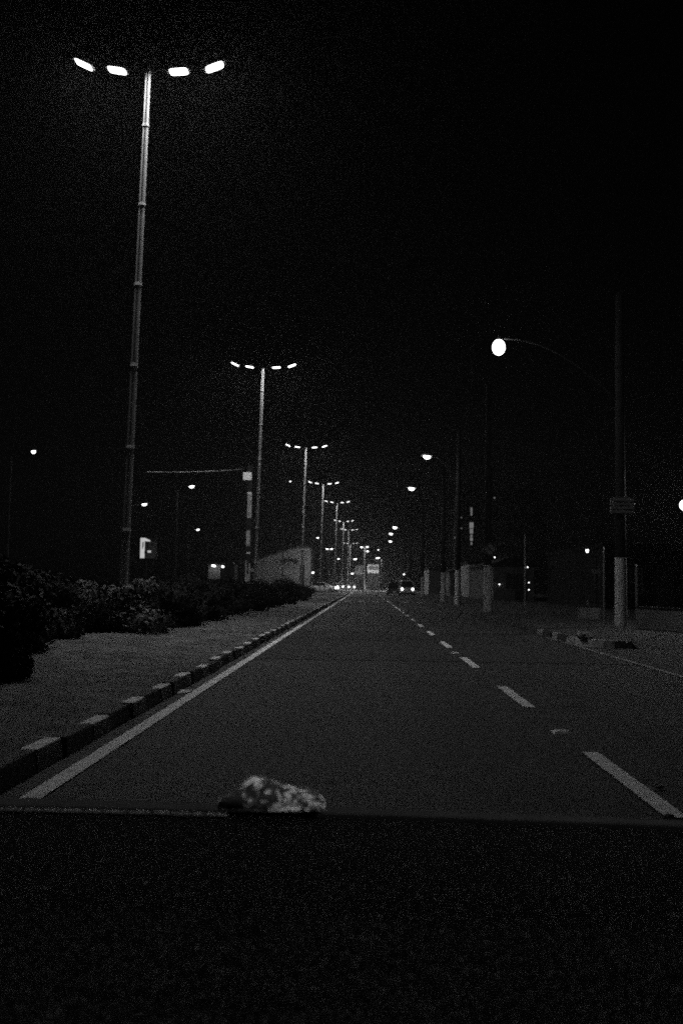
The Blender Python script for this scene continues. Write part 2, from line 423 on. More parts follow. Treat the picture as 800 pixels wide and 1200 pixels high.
# ------------------------------------------------------------------ right-hand utility poles with white painted bases
UPG = 'utility poles with whitewashed bases along the right pavement'
def make_utility(H=9.6, arm=None, r0=.17, r1=.11, paint=1.95, bell=False):
    t = thing('utility_pole', '', 'utility pole', group=UPG)
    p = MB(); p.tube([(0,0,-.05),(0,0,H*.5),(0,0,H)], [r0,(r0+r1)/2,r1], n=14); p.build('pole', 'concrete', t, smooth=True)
    b = MB(); rp = r0 - (r0-r1)*paint/H
    b.tube([(0,0,-.04),(0,0,paint)], [r0+.006, rp+.006], n=18, cap=True); b.build('painted_base', 'whitewash', t, smooth=False)
    if arm:
        ax, az0, az1 = arm[:3]            # reach towards the road, heights at the pole and at the lamp
        a = MB(); n = 10
        pts = [(-ax*(i/n), 0, az0 + (az1-az0)*math.sin(math.pi/2*(i/n)**.9)) for i in range(n+1)]
        a.tube(pts, .018, n=8); a.build('lamp_arm', 'rubber', t)
        if bell:  # deep shade that confines the added lamp's beam to dashboard and pouch
            sh = MB(); n = 20; zs = az1 - .02
            for (ra, za), (rb, zb) in (((.06,.08),(.14,.0)),((.14,.0),(.26,-.6)),((.26,-.6),(.25,-.6)),((.25,-.6),(.13,-.02))):
                sh.loft([[(rr*math.cos(6.28319*k/n), rr*math.sin(6.28319*k/n), zz) for k in range(n)] for rr, zz in ((ra,za),(rb,zb))], cap=False)
            so = sh.build('lamp_shade', 'ink', t); so.location = (-ax, 0, zs)
            ln = MB(); ln.tube([(0,0,-.03),(0,0,-.10),(0,0,-.13)], [.10,.10,.05], n=16); ln.build('lens', 'pouch_fill_glow', so)
            return t
        if len(arm) > 3:
            gl = MB(); n = 18
            gl.loft([[(.185*math.sin(math.pi*j/10)*math.cos(6.28319*k/n), .185*math.sin(math.pi*j/10)*math.sin(6.28319*k/n), -.23*math.cos(math.pi*j/10)) for k in range(n)] for j in range(1, 10)])
            cp = MB(); cp.tube([(0,0,.20),(0,0,.24),(0,0,.30)], [.09,.08,.03], n=12); co_ = cp.build('lamp_head', 'head_metal', t); co_.location = (-ax-.15, 0, az1-.25)
            gl.build('globe', 'globe_glow', co_, smooth=True)
            return t
        h = head_mesh(.62,.30,.14).build('lamp_head', 'head_metal', t); h.location = (-ax-.2, 0, az1-.02); h.rotation_euler = (0, R(6), 0)
        lens_mesh(*(arm[3] if len(arm) > 3 else (.40,.26,.16))).build('lens', 'street_glow', h)
    return t
ups = [  # base px, Y, paint top px, lamp px (None) , label
    ((727, 733), 28.6, (582, 397), 'nearest thick utility pole with a whitewashed base, dark banded box and long lamp arm'),
    ((571, 716), 42.0, None, 'second utility pole, the one carrying a round sign above its whitewashed base'),
    ((536, 709.5), 55.0, (500, 534), 'third whitewashed utility pole, beside the pole with the round sign'),
    ((518.7, 706), 67.0, (482, 571.5), 'fourth whitewashed utility pole, slimmer white base than its nearer neighbour'),
    ((494.5, 698.5), 100.0, (462.5, 617.5), 'whitewashed utility pole just right of the silver car'),
]
for (bx, by), Y, lamp, lab in ups:
    g = at(bx, by, Y)
    arm = None
    if lamp:
        lp = at(lamp[0], lamp[1], Y); arm = (g.x - lp.x - .2, lp.z - 1.9, lp.z) + (((.40,.40,.42),) if Y < 30 else ())
        print('util', Y, round(g.x,2), 'lamp', [round(c,2) for c in lp])
    t = make_utility(9.6, arm); t.location = (g.x, Y, .12); t['label'] = lab
    if arm:
        for ch in t.children:
            if ch.name.startswith(('lamp_arm','lamp_head')): ch.location.z -= .12
    if Y == 28.6:
        b = MB(); z = at(725, 607, Y).z
        for i in range(4): b.box(-.34,.34,-.24,-.17,z+i*.11,z+i*.11+.085)
        b.box(-.25,.25,-.19,-.1,z-.01,z+.45); b.build('junction_box', 'sign_grey', t, bevel=.008)
    if Y == 42.0:
        z = at(571, 644, Y).z - .12
        d_ = MB(); n = 24
        d_.tube([(0.06,-.17,z),(0.06,-.195,z)], .27, n=n); sd = d_.build('sign_disc', 'sign_grey', t)
        ring = MB()
        for i in range(n):
            a0, a1 = 2*math.pi*i/n, 2*math.pi*(i+1)/n
            ring.add([(.06+math.cos(a)*r,-.199,z+math.sin(a)*r) for a, r in ((a0,.26),(a1,.26),(a1,.2),(a0,.2))], [(0,1,2,3)])
        ring.add([(.06-.16,-.199,z+.12),(.06-.12,-.199,z+.16),(.06+.16,-.199,z-.12),(.06+.12,-.199,z-.16)], [(0,3,2,1)])
        ring.build('ring_mark', 'ink', t)
# farther lamps of the same row, only their lights show
for (lx, ly), Y, lab in (((458, 625), 122.0, 'far street lamp on a utility pole, upper light of the far pair'),
                         ((457.2, 634), 150.0, 'farthest street lamp of the right pavement, smaller lower light of its pair')):
    lp = at(lx, ly, Y); g = Vector((5.4, Y, 0))
    t = make_utility(9.6, (g.x - lp.x - .2, lp.z - 1.9, lp.z)); t.location = g; t['label'] = lab

# added lamp out of view, shaded to light only the dashboard and pouch
t = make_utility(9.6, (4.0, 6.4, 8.5), bell=True); t.location = (5.3, -.9, 0); t['label'] = 'added unseen lamp with a deep bell shade on a pole, lighting the dashboard pouch'
# ------------------------------------------------------------------ left concrete pole with posters, and its cable
Y = 58.0
g = at(290, 690, Y); top = at(290, 545.5, Y)
t = thing('concrete_pole', 'pale concrete pole with pasted posters and a white box near its top', 'utility pole', (g.x, Y, .1))
H = top.z - .1
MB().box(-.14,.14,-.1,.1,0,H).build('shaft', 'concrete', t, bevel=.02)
for z0, z1, x0_, x1_ in ((at(0+290,607,Y).z, at(290,578,Y).z, -.1,.15), (at(290,684,Y).z, at(290,657,Y).z, -.15,-.06), (at(290,684,Y).z, at(290,660,Y).z, .05,.15), (at(290,684,Y).z,at(290,673,Y).z,-.06,.05), (at(290,640,Y).z,at(290,622,Y).z,-.13,.1)):
    MB().box(x0_, x1_, -.112, -.101, z0-.1, z1-.1).build('poster', 'pale_concrete', t)
for yy in (578, 648): 
    z = at(290, yy, Y).z - .1; MB().box(-.1,.12,-.118,-.1,z-.04,z+.05).build('metal_band', 'sign_white', t)
z = at(286, 558.5, Y).z - .1
MB().box(-.38,.12,-.16,-.115,z-.22,z+.24).build('notice_plate', 'sign_white', t, bevel=.006)
bk = at(290, 686, Y).z-.1
a = at(285, 549.5, Y); b = at(172, 553, 50)
cb = MB(); n = 24
cb.tube([a.lerp(b, i/n) + Vector((0,0,-.08*math.sin(math.pi*i/n))) for i in range(n+1)], 0.016, n=6)
tag(cb.build('overhead_cable', 'cable'), 'thin sagging overhead cable running left from the concrete pole with posters', 'cable')

# ------------------------------------------------------------------ shrubs
SG = 'shrubs on the median'
def shrub(cx, cy, rx, ry, h, n, label, leaf='leaf', zb=.12, ls=.055):
    n = int(n*2.6)
    t = thing('shrub', label, 'shrub', (cx, cy, zb), group=SG)
    st = MB()
    for k in range(6):
        a = random.uniform(0, 6.28); r_ = random.uniform(.2,.6)
        st.tube([(0.05*math.cos(a),.05*math.sin(a),-.05),(rx*r_*.4*math.cos(a),ry*r_*.4*math.sin(a),h*.4),(rx*r_*math.cos(a),ry*r_*math.sin(a),h*.8)], [.025,.016,.006], n=5)
    st.build('stem', 'twig', t)
    f = MB(); cl = []
    for k in range(26):
        a = random.uniform(0, 6.28); q = math.sqrt(random.random())*.85
        cl.append((rx*q*math.cos(a), ry*q*math.sin(a), h*random.uniform(.08,.85)*(1-.3*q*q), random.uniform(.24,.42)))
    for _ in range(n):
        c = random.choice(cl); s = c[3]
        v = Vector((random.gauss(0,1), random.gauss(0,1), random.gauss(0,1))).normalized()
        rr = s*random.uniform(.55,1.1)
        p = Vector((c[0]+v.x*rr*min(1.6,rx), c[1]+v.y*rr*min(1.5,ry), c[2]+v.z*rr*h*.62))
        if p.z < .02: p.z = random.uniform(.02, .25)
        if p.z > h: p.z = h - random.uniform(0, .12)
        L = ls*random.uniform(.6,1.5)
        nn = (v + Vector((random.uniform(-1,1),random.uniform(-1,1),random.uniform(-.3,1)))*.8).normalized()
        a_ = nn.cross(Vector((random.uniform(-1,1),random.uniform(-1,1),random.uniform(-1,1)))).normalized(); b_ = nn.cross(a_)
        f.add([p-a_*L, p+b_*L*.42+nn*L*.1, p+a_*L, p-b_*L*.42+nn*L*.1], [(0,1,2,3)])
    f.build('foliage', leaf, t)
    return t
shrubs = [
    (-4.3, 10.4, .8, 1.3, 1.25, 4200, 'dark leafy shrub closest to the camera, at the near left end of the verge'),
    (-5.5, 13.7, 1.0, 1.5, 1.45, 4200, 'dark leafy shrub behind the closest shrub on the median'),
    (-6.0, 17.2, 1.2, 1.5, 1.4, 4600, 'broad dark shrub left of the foot of the nearest lamp post'),
    (-5.2, 20.6, 1.05, 1.1, 1.25, 4200, 'shrub wrapped around the foot of the nearest lamp post'),
    (-4.9, 24.0, 1.15, 1.3, 1.30, 4600, 'rounded shrub just beyond the nearest lamp post, its leaves catching light'),
    (-4.7, 27.6, 1.25, 1.6, 1.32, 4800, 'big rounded shrub in front of the lit shopfront'),
    (-4.6, 32.5, 1.2, 1.7, 1.2, 4200, 'low shrub in the gap before the concrete pole with posters'),
    (-4.9, 38.0, 1.2, 1.8, 1.12, 3600, 'shrub below the concrete pole with posters'),
    (-4.8, 44.5, 1.25, 2.0, 1.25, 3600, 'shrub near the foot of the second four-headed lamp post'),
    (-4.7, 52.0, 1.2, 2.2, 1.5, 3600, 'rounded dark shrub against the pale gabled building'),
    (-4.6, 61.0, 1.15, 2.4, 1.35, 3200, 'shrub ending the dark hedge below the gabled wall'),
    (-4.9, 72.0, 1.1, 2.4, 1.0, 2600, 'far low shrub near the third four-headed lamp post'),
]
for i, (cx, cy, rx, ry, h, n, lab) in enumerate(shrubs):
    shrub(cx, cy, rx, ry, h, n, lab, 'leaf_lit' if i == 3 else 'leaf')

# ------------------------------------------------------------------ buildings
def building(name, label, cat, x0, x1, y0, y1, h, wall='plaster_dark', roof='flat', group=None, windows=(), door=None, side_windows=(), lit=()):
    """A block with its base at z = 0; windows are (x centre, z sill, w, h) on the face turned to the camera (y = y0)."""
    t = thing(name, label, cat, ((x0+x1)/2, (y0+y1)/2, 0), group=group)
    cx, cy = (x0+x1)/2, (y0+y1)/2
    hx, hy = (x1-x0)/2, (y1-y0)/2
    MB().box(-hx,hx,-hy,hy,-.1,h).build('wall', wall, t)
    if roof == 'flat':
        r_ = MB(); r_.box(-hx-.12,hx+.12,-hy-.12,hy+.12,h+.002,h+.22); r_.build('roof', 'shop_roof', t)
    elif roof == 'gable_y':
        r_ = MB(); e = .35; rh = hx*.45
        r_.add([(-hx-e,-hy-e,h-.05),(hx+e,-hy-e,h-.05),(0,-hy-e,h+rh),(-hx-e,hy+e,h-.05),(hx+e,hy+e,h-.05),(0,hy+e,h+rh)], [(0,1,2),(3,5,4),(0,2,5,3),(1,4,5,2),(0,3,4,1)]); r_.build('roof', 'roof_tile', t)
    for i, (wx, wz, ww, wh) in enumerate(windows):
        fr = MB()
        for a, b, c, d2 in ((-ww/2-.07,-ww/2,wz-.07,wz+wh+.07),(ww/2,ww/2+.07,wz-.07,wz+wh+.07),(-ww/2,ww/2,wz-.07,wz),(-ww/2,ww/2,wz+wh,wz+wh+.07),(-.025,.025,wz,wz+wh)):
            fr.box(wx-cx+a, wx-cx+b, -hy-.06, -hy+.01, c, d2)
        f = fr.build('window', 'plaster_grey', t)
        MB().box(wx-cx-ww/2, wx-cx+ww/2, -hy-.02, -hy+.005, wz, wz+wh).build('pane', 'pane_glow' if i in lit else 'dull_pane', f)
    for i, (wy, wz, ww, wh, s) in enumerate(side_windows):
        xx = s*hx; f = MB()
        f.box(xx-.04, xx+.04, wy-cy-ww/2-.06, wy-cy+ww/2+.06, wz-.06, wz); f.box(xx-.04,xx+.04, wy-cy-ww/2-.06, wy-cy+ww/2+.06, wz+wh, wz+wh+.06)
        fo = f.build('window', 'plaster_grey', t)
        MB().box(xx-.02, xx+.02, wy-cy-ww/2, wy-cy+ww/2, wz, wz+wh).build('pane', 'dull_pane', fo)
    if door:
        dx, dw, dh = door
        do = MB().box(dx-cx-dw/2, dx-cx+dw/2, -hy-.05, -hy+.005, .1, dh).build('door', 'dark_metal', t)
        MB().box(dx-cx+dw/2-.16, dx-cx+dw/2-.1, -hy-.1, -hy-.05, 1.0, 1.1).build('handle', 'steel', do)
    return t

# right side
HG = 'houses along the right pavement'
def PX(px, Y): return at(px, 690, Y).x
building('house', 'pale rendered house end between the third utility pole and the one with the round sign', 'house', PX(549,98), PX(600,98), 98, 108, 3.35, 'plaster_pale', 'flat', HG)
building('house', 'grey house right of the utility pole with the round sign', 'house', PX(577.5,78), PX(625,78), 78, 95, 2.9, 'plaster_grey', 'gable_y', HG, windows=((PX(597,78)+.2,1.0,1.0,1.2),), door=(PX(610,78),.9,2.1))
building('house', 'dim grey house end between the fourth and third utility poles', 'house', PX(527,112), PX(560,112), 112, 122, 2.8, 'plaster_grey', 'gable_y', HG, windows=((PX(536,112),1,1,1),))
building('house', 'narrow pale wall end right of the fifth whitewashed utility pole', 'house', PX(502,140), PX(515,140), 140, 152, 3.4, 'plaster_grey', 'flat', HG)
hb = building('house', 'wide dark house behind the thin gate posts', 'house', 12.3, 24, 52, 68, 3.3, 'shop_roof', 'flat', HG, windows=((13.6,1.0,1.2,1.2),(17.5,1.0,1.4,1.2)), door=(15.4,.95,2.15))
# distant apartment block with a lit stairwell
Y = 190.0
xs = at(552,690,Y).x
wins = []; lit = []
def apw(px, py, w, h):
    p = at(px, py, Y); wins.append((p.x, p.z-h/2, w, h)); lit.append(len(wins)-1)
for py, h, w in ((597.5,.9,.3),(602,.7,.3),(615.5,1.1,.75),(622.5,.9,.6),(628,.5,.35),(632,.6,.5),(637,.5,.3)): apw(552, py, w, h)
for px, py in ((540,606.5),(540,619),(533,630.2),(579,583.5)): apw(px, py, .28, .28)
for r_ in range(5):
    for c_ in range(4): wins.append((xs + 3.1 + c_*2.6, 3 + r_*3.1, 1.2, 1.3))
building('apartment_block', 'tall dark apartment block with a column of lit stairwell windows', 'building', xs-2.2, xs+14, Y, Y+14, at(552,575,Y).z, 'shop_roof', 'flat', None, windows=wins, lit=lit)

# white two-storey building at the end of the street, and its neighbours
Y = 165.0
def end_block(name, label, xa, xb, ytop, wall, wins, Y, band=None, depth=9):
    p0, p1 = at(xa, ytop, Y), at(xb, ytop, Y)
    w = []
    for (a, b, c, e) in wins:
        q0, q1 = at(a, e, Y), at(b, c, Y); w.append(((q0.x+q1.x)/2, q0.z, q1.x-q0.x, q1.z-q0.z))
    t = building(name, label, 'building', p0.x, p1.x, Y, Y+depth, p0.z, wall, 'flat', None, windows=w)
    q = at(xa, 671.5 if wall == 'plaster_pale' else 673, Y); MB().box(-(p1.x-p0.x)/2-.05,(p1.x-p0.x)/2+.05,-depth/2-.06,-depth/2+.3,0,q.z).build('ground_floor', 'plaster_dark', t)
    return t
end_block('corner_building', 'white upper-storey building with dark windows at the end of the street', 430.5, 443.5, 661.5, 'plaster_pale', ((432.5,435,663.5,667.5),(436,438.6,663.5,667.5),(440,442.3,663.5,667.5)), 205)
end_block('corner_building', 'dim grey building left of the white building at the street end', 416, 427, 663, 'plaster_grey', ((417.5,420.5,664.5,670),(422.5,425.5,664.5,670)), 207)
end_block('corner_building', 'low grey building right of the white building at the street end', 444.2, 450, 672, 'plaster_grey', ((445,446.5,675,678),), 210)

# left side: the pale gabled building
Y = 240.0
P = lambda px, py: at(px, py, Y)
t = thing('gabled_building', 'pale gabled building with dark scrawled graffiti beyond the hedge', 'building', (P(335,690).x, Y, 0))
ox = P(335,690).x
prof = [(P(300,690).x-ox, 0), (P(362.5,690).x-ox, 0), (P(362.5,642).x-ox, P(362.5,642).z), (P(345,642).x-ox, P(345,643).z), (P(316,653).x-ox, P(316,652).z), (P(300,657).x-ox, P(300,657).z)]
w = MB(); w.loft([[(x, 0, z) for x, z in prof], [(x, 25, z) for x, z in prof]]); w.build('wall', 'plaster_pale', t)
ed = MB()
for i in (2,3,4):
    a, b = prof[i], prof[i+1]
    ed.loft([[(a[0],-.3,a[1]+.02),(a[0],25.3,a[1]+.02),(a[0],25.3,a[1]+.45),(a[0],-.3,a[1]+.45)],[(b[0],-.3,b[1]+.02),(b[0],25.3,b[1]+.02),(b[0],25.3,b[1]+.45),(b[0],-.3,b[1]+.45)]])
ed.build('roof', 'plaster_grey', t)
gf = MB(); random.seed(11)
for k in range(9):
    px0 = 329 + k*2.4
    pts = []
    for j in range(6):
        q = P(px0 + random.uniform(-.6,2.2), random.uniform(654,660.5)); pts.append((q.x-ox, -.05, q.z))
    gf.tube(pts, .12, n=5)
q0, q1 = P(329,662), P(352,661.5); gf.tube([(q0.x-ox,-.05,q0.z),(q1.x-ox,-.05,q1.z)], .07, n=5)
gf.build('graffiti', 'graffiti', t)
q0, q1 = P(352.5,662), P(356.5,690)
MB().box(q0.x-ox, q1.x-ox, -.12, -.01, 0, q0.z).build('door', 'dark_metal', t)
# white post before it
p = at(360.5, 690, 120)
t = thing('white_post', 'slim white post at the right end of the pale gabled building', 'post', (p.x, 120, 0))
MB().tube([(0,0,0),(0,0,at(360.5,655,120).z)], [.13,.1], n=10).build('shaft', 'whitewash', t)
MB().tube([(0,0,-.02),(0,0,.12)], .2, n=10).build('footing', 'concrete', t)

# lit poster sign
Y = 66.0; c = at(173.5, 642, Y); a0 = at(164.5, 654, Y); a1 = at(183, 630.5, Y)
t = thing('poster_sign', 'lit white poster board with dark picture marks, glowing at its left side', 'sign', (c.x, Y, 0))
w2, zb, zt = (a1.x-a0.x)/2, a0.z, a1.z
MB().box(-w2-.04,w2+.04,.0,.16,zb-.04,zt+.04).build('casing', 'dark_metal', t, bevel=.01)
MB().box(-w2*1.0,-w2*.42,-.012,-.002,zb,zt).build('lit_panel', 'sign_glow', t)
f = MB(); f.add([(-w2*.42,-.012,zt-.22),(-w2*.42,-.012,zt),(w2*.3,-.012,zt-.16),(w2*.3,-.012,zt-.24)], [(0,3,2,1)]); f.build('lit_panel', 'sign_glow', t)
MB().box(-w2*.42,w2,-.010,-.002,zb,zt-.25).build('poster', 'sign_grey', t)
ik = MB()
hh = zt-zb
for (xa, xb, za, zb_) in ((-.75,-.66,.45,.78),(-.62,-.55,.55,.82),(-.35,.0,.72,.80),(-.1,.05,.5,.8),(-.45,-.1,.22,.34),(.15,.2,.3,.6),(.45,.8,.62,.72)):
    ik.box(xa*w2, xb*w2, -.02,-.0125, zb+za*hh, zb+zb_*hh)
ik.build('picture_marks', 'ink', t)
fl = MB(); q = at(175.3, 646.5, Y); fl.box(q.x-c.x-.12,q.x-c.x+.1,-.02,-.0125,q.z-.06,q.z+.08); fl.build('bright_mark', 'sign_glow', t)
MB().tube([(-.1,.08,-.05),(-.1,.08,zb)], .06, n=8).build('post', 'dark_metal', t)
# lit shopfront
Y = 100.0; a0 = at(244, 679, Y); a1 = at(258.5, 661.5, Y)
t = thing('shopfront', 'small bright open shopfront with two lamps under its canopy', 'shop', ((a0.x+a1.x)/2, Y, 0))
w2 = (a1.x-a0.x)/2
MB().box(-w2,w2,0,.1,max(a0.z,.1),a1.z).build('lit_wall', 'plaster_pale', t)
MB().box(-w2-.1,w2+1.4,-1.1,0.1,a1.z+.05,a1.z+.2).build('canopy', 'dark_metal', t)
MB().box(-w2-.1,w2+1.4,0.11,2.5,-.1,a1.z+.04).build('wall', 'plaster_dark', t)
for px, py, s in ((250.4, 663.2, .17), (261.2, 664.2, .10)):
    q = at(px, py, Y-.6); l = MB(); n = 8
    l.tube([(q.x-(a0.x+a1.x)/2-s,-.6,q.z+.05),(q.x-(a0.x+a1.x)/2+s,-.6,q.z-.03)], .08, n=8); l.build('lamp', 'small_glow', t)
# little T-shaped sign
p = at(297.2, 690, 56); z = at(297, 667.5, 56).z
t = thing('small_sign', 'small T-shaped grey sign between the poster pole and the second lamp post', 'sign', (p.x, 56, .1))
MB().tube([(0,0,0),(0,0,z-.1)], .035, n=8).build('post', 'sign_grey', t)
MB().box(-.17,.17,-.05,-.036,z-.22,z-.06).build('plate', 'pale_concrete', t)

# ------------------------------------------------------------------ diamond sign on post
Y = 104.0; p = at(380, 690, Y); zd = at(380, 656.5, Y).z; zr = at(380, 670, Y).z
t = thing('road_sign', 'diamond road sign above a small round sign on one post', 'road sign', (p.x, Y, .1))
MB().tube([(0,0,0),(0,0,zd)], .04, n=8).build('post', 'sign_grey', t)
q = .52; dm = MB(); dm.loft([[(0,-.06,zd-q),(q,-.06,zd),(0,-.06,zd+q),(-q,-.06,zd)],[(0,-.04,zd-q),(q,-.04,zd),(0,-.04,zd+q),(-q,-.04,zd)]])
dmo = dm.build('diamond_plate', 'sign_grey', t)
mk = MB(); mk.box(-.06,.06,-.066,-.062,zd-.25,zd+.1); mk.add([(-.17,-.064,zd+.08),(.17,-.064,zd+.08),(0,-.064,zd+.3)], [(0,1,2)]); mk.build('arrow_mark', 'ink', dmo)
rd = MB(); rd.tube([(0,-.06,zr),(0,-.04,zr)], .3, n=20); rdo = rd.build('round_plate', 'sign_grey', t)
mk = MB(); mk.tube([(0,-.064,zr),(0,-.062,zr)], .18, n=16); mk.build('dark_disc', 'ink', rdo)

# ------------------------------------------------------------------ other street lamps
LG = 'single street lamps far off'
def street_lamp(px, py, Y, label, s=.34, arm=1.2, side=1, glow='street_glow', group=LG, double=False):
    p = at(px, py, Y)
    t = thing('street_lamp', label, 'street lamp', (p.x - side*arm, Y, 0), group=group)
    H = p.z
    MB().tube([(0,0,-.02),(0,0,H-.3)], [.09,.055], n=8).build('pole', 'dark_metal', t)
    for k in ((1,-1) if double else (1,)):
        a = MB(); a.tube([(0,0,H-.32),(k*side*arm*.3,0,H+.02),(k*side*arm,0,H+.08)], .03, n=6); a.build('lamp_arm', 'dark_metal', t)
        h = head_mesh(s*1.5, s*.8, .1).build('lamp_head', 'head_metal', t); h.location = (k*side*arm, 0, H+.05); h.rotation_euler = (0, R(-8*k), 0)
        lens_mesh(s, s*.7, .14).build('lens', glow, h)
    return t
street_lamp(39.5, 529.5, 53, 'lone street lamp high on the far left, a tilted short light', .22, glow='small_glow')
street_lamp(169.3, 591.3, 87, 'street lamp above the lit poster sign', .42)
street_lamp(224.6, 570.4, 85, 'street lamp under the sagging overhead cable', .42)
street_lamp(232, 620.8, 126, 'small street lamp between the poster sign and the concrete pole', .36)
street_lamp(340, 564.2, 200, 'faint tiny street lamp between the second and third lamp posts', .3, glow='tail_glow')
street_lamp(372.2, 630.3, 230, 'street lamp between the third and fourth lamp posts', .5)
street_lamp(388.3, 643.4, 230, 'paired street lamp heads low between the fourth and fifth lamp posts', .6, arm=.5, double=True)
street_lamp(396.5, 655, 230, 'low street lamp right of the fifth lamp post', .5)
street_lamp(416, 655.3, 215, 'bright street lamp above the dim grey corner building', .7)
street_lamp(442.3, 654, 199, 'bright round street lamp above the white corner building', .75, arm=.8, side=-1, glow='corner_glow')
street_lamp(443, 644.5, 260, 'tiny street lamp high above the white corner building', .4, glow='small_glow')
street_lamp(412.6, 672.2, 200, 'dim low street lamp above the brightest headlight', .5, glow='small_glow')
street_lamp(473, 673, 150, 'pinpoint street lamp above the silver car', .2, glow='small_glow')
street_lamp(366.5, 671, 140, 'bright low lamp beside the white post at the end of the gabled building', .34, arm=.3)
street_lamp(687.3, 645.3, 48, 'small bright lamp on a thin post before the dark house on the right', .13, arm=.4, side=-1, glow='small_glow')
# twin lamp at the street end
p = at(427, 641, 185)
t = thing('street_lamp', 'twin-headed lamp post standing at the end of the street', 'street lamp', (p.x, 185, 0), group=LG)
MB().tube([(0,0,0),(0,0,p.z)], [.2,.12], n=10).build('pole', 'pole_metal', t)
for k, dz in ((-.55,0),(.5,.05),(.55,-.75)):
    h = head_mesh(.5,.3,.12).build('lamp_head', 'head_metal', t); h.location = (k,0,p.z+dz); lens_mesh(.4,.3,.14).build('lens', 'street_glow', h)
# forecourt floodlight at the right edge
p = at(799.2, 592.5, 31)
t = thing('flood_lamp', 'glaring lamp on a pale post at the right edge above the low wall', 'street lamp', (p.x+.12, 31, 0))
MB().tube([(0,0,0),(0,0,p.z+.25)], [.06,.05], n=10).build('pole', 'dark_metal', t)
MB().box(-.05,.10,-.075,-.055,p.z-.55,p.z-.2).build('label_plate', 'sign_white', t)
hb = MB(); hb.box(-.2,.1,-.14,.08,p.z-.12,p.z+.14); hb.build('housing', 'dark_metal', t, bevel=.02)
lm = MB(); lm.tube([(-.1,-.142,p.z),(-.1,-.19,p.z),(-.1,-.21,p.z)], [.16,.15,.08], n=16); lm.build('lens', 'flood_glow', t)

# ------------------------------------------------------------------ right-hand small things
def thin_post(px, y_top, Y, label, r=.035, lights=()):
    p = at(px, 700, Y); z = at(px, y_top, Y).z
    t = thing('gate_post', label, 'post', (p.x, Y, .12), group='thin posts on the right pavement')
    MB().tube([(0,0,-.02),(0,0,z-.12)], r, n=8).build('shaft', 'steel', t)
    MB().tube([(0,0,z-.125),(0,0,z-.07)], [r*1.5, r*.7], n=8).build('cap', 'steel', t)
    for lx, ly in lights:
        q = at(lx, ly, Y); MB().tube([(q.x-p.x,-.06,q.z-.16),(q.x-p.x,-.06,q.z-.13)], .017, n=8).build('small_lamp', 'small_glow', t)
    return t
thin_post(614.5, 628, 40, 'thin post with three tiny lights beside it', .03, ((617.5,664),(619,682),(619,690.5)))
thin_post(707, 643, 30, 'thin post just left of the nearest whitewashed utility pole', .03)
thin_post(745.5, 663, 28.3, 'thin bright post at the left end of the low wall', .035)
# pinpoint lights on the far houses
for px, py, Y, lab in ((579.2,653.3,77.8,'pinpoint wall lamp right of the round sign'),(597.3,661,77.8,'pinpoint wall lamp on the grey house'),(584.7,685,77.8,'pinpoint low lamp beside the whitewashed base')):
    q = at(px, py, Y)
    t = thing('wall_lamp', lab, 'wall lamp', (q.x, Y, q.z), group='tiny wall lamps on the right')
    MB().box(-.07,.07,.0,.12,.05,.11).build('bracket', 'dark_metal', t)
    MB().tube([(0,0,-.03),(0,0,.05)], [.025,.035], n=8).build('lamp', 'small_glow', t)
# low wall
a, b = at(746, 733, 27.5), at(840, 745, 24.5)
t = thing('low_wall', 'low pale rendered wall at the right edge, under the glaring lamp', 'wall', (a.x, a.y, .1))
dv = Vector((b.x-a.x, b.y-a.y, 0)); Lw = dv.length; t.rotation_euler = (0,0,math.atan2(dv.y, dv.x))
hw = at(760, 713.5, 27).z - .1
MB().box(0,Lw+4,0,.16,-.1,hw).build('panel', 'plaster_grey', t, bevel=.01)
MB().box(-.03,Lw+4.03,-.03,.19,hw+.002,hw+.06).build('coping', 'concrete', t, bevel=.008)
# pale low cabinet
Y = 34.0; a0, a1 = at(677, 724.5, Y), at(703.5, 711, Y)
t = thing('cabinet', 'low pale box on the pavement left of the nearest utility pole', 'cabinet', ((a0.x+a1.x)/2, Y, .12))
w2 = (a1.x-a0.x)/2
MB().box(-w2,w2,0,.35,-.02,a1.z-.12).build('body', 'plaster_grey', t, bevel=.01)
MB().box(-w2-.03,w2+.03,-.03,.38,a1.z-.118,a1.z-.07).build('lid', 'concrete', t, bevel=.008)
MB().box(-w2+.05,-.01,-.012,-.002,.04,a1.z-.17).build('door', 'sign_grey', t)
MB().box(.01,w2-.05,-.012,-.002,.04,a1.z-.17).build('door', 'sign_grey', t)
MB().tube([(-.03,.18,a1.z-.07),(-.03,.18,a1.z+.1)], .025, n=6).build('vent_pipe', 'steel', t)
# small plate on the wall
q = at(699.5, 669.5, 44); t = thing('name_plate', 'small pale plate on a stake above the low box', 'sign', (q.x, 44, .12))
MB().tube([(0,.03,0),(0,.03,q.z-.1)], .02, n=6).build('stake', 'dark_metal', t)
MB().box(-.24,.17,-.01,.01,q.z-.22,q.z-.02).build('plate', 'sign_grey', t)
# litter heap and rubble at the pavement corner
def lump(name, label, cat, loc, r, m, n=9, seed=0, flat=.6, group=None):
    rnd = random.Random(seed); b = MB(); rings = []
    for j in range(6):
        ph = math.pi*j/5; row = []
        for i in range(n):
            k = r*(.75+.5*rnd.random()); row.append((k*math.sin(ph)*math.cos(6.283*i/n)+.001*i, k*math.sin(ph)*math.sin(6.283*i/n), r*flat*(1-math.cos(ph))*.9*(.85+.3*rnd.random())))
        rings.append(row)
    b.loft(rings); o = b.build(name, m, loc=loc); return tag(o, label, cat, group)
p = ground(690, 752, .12); lump('rubble', 'pale lump of rubble on the pavement corner', 'rubble', (p.x+.05, p.y+.7, .12), .16, 'pale_concrete', seed=3)

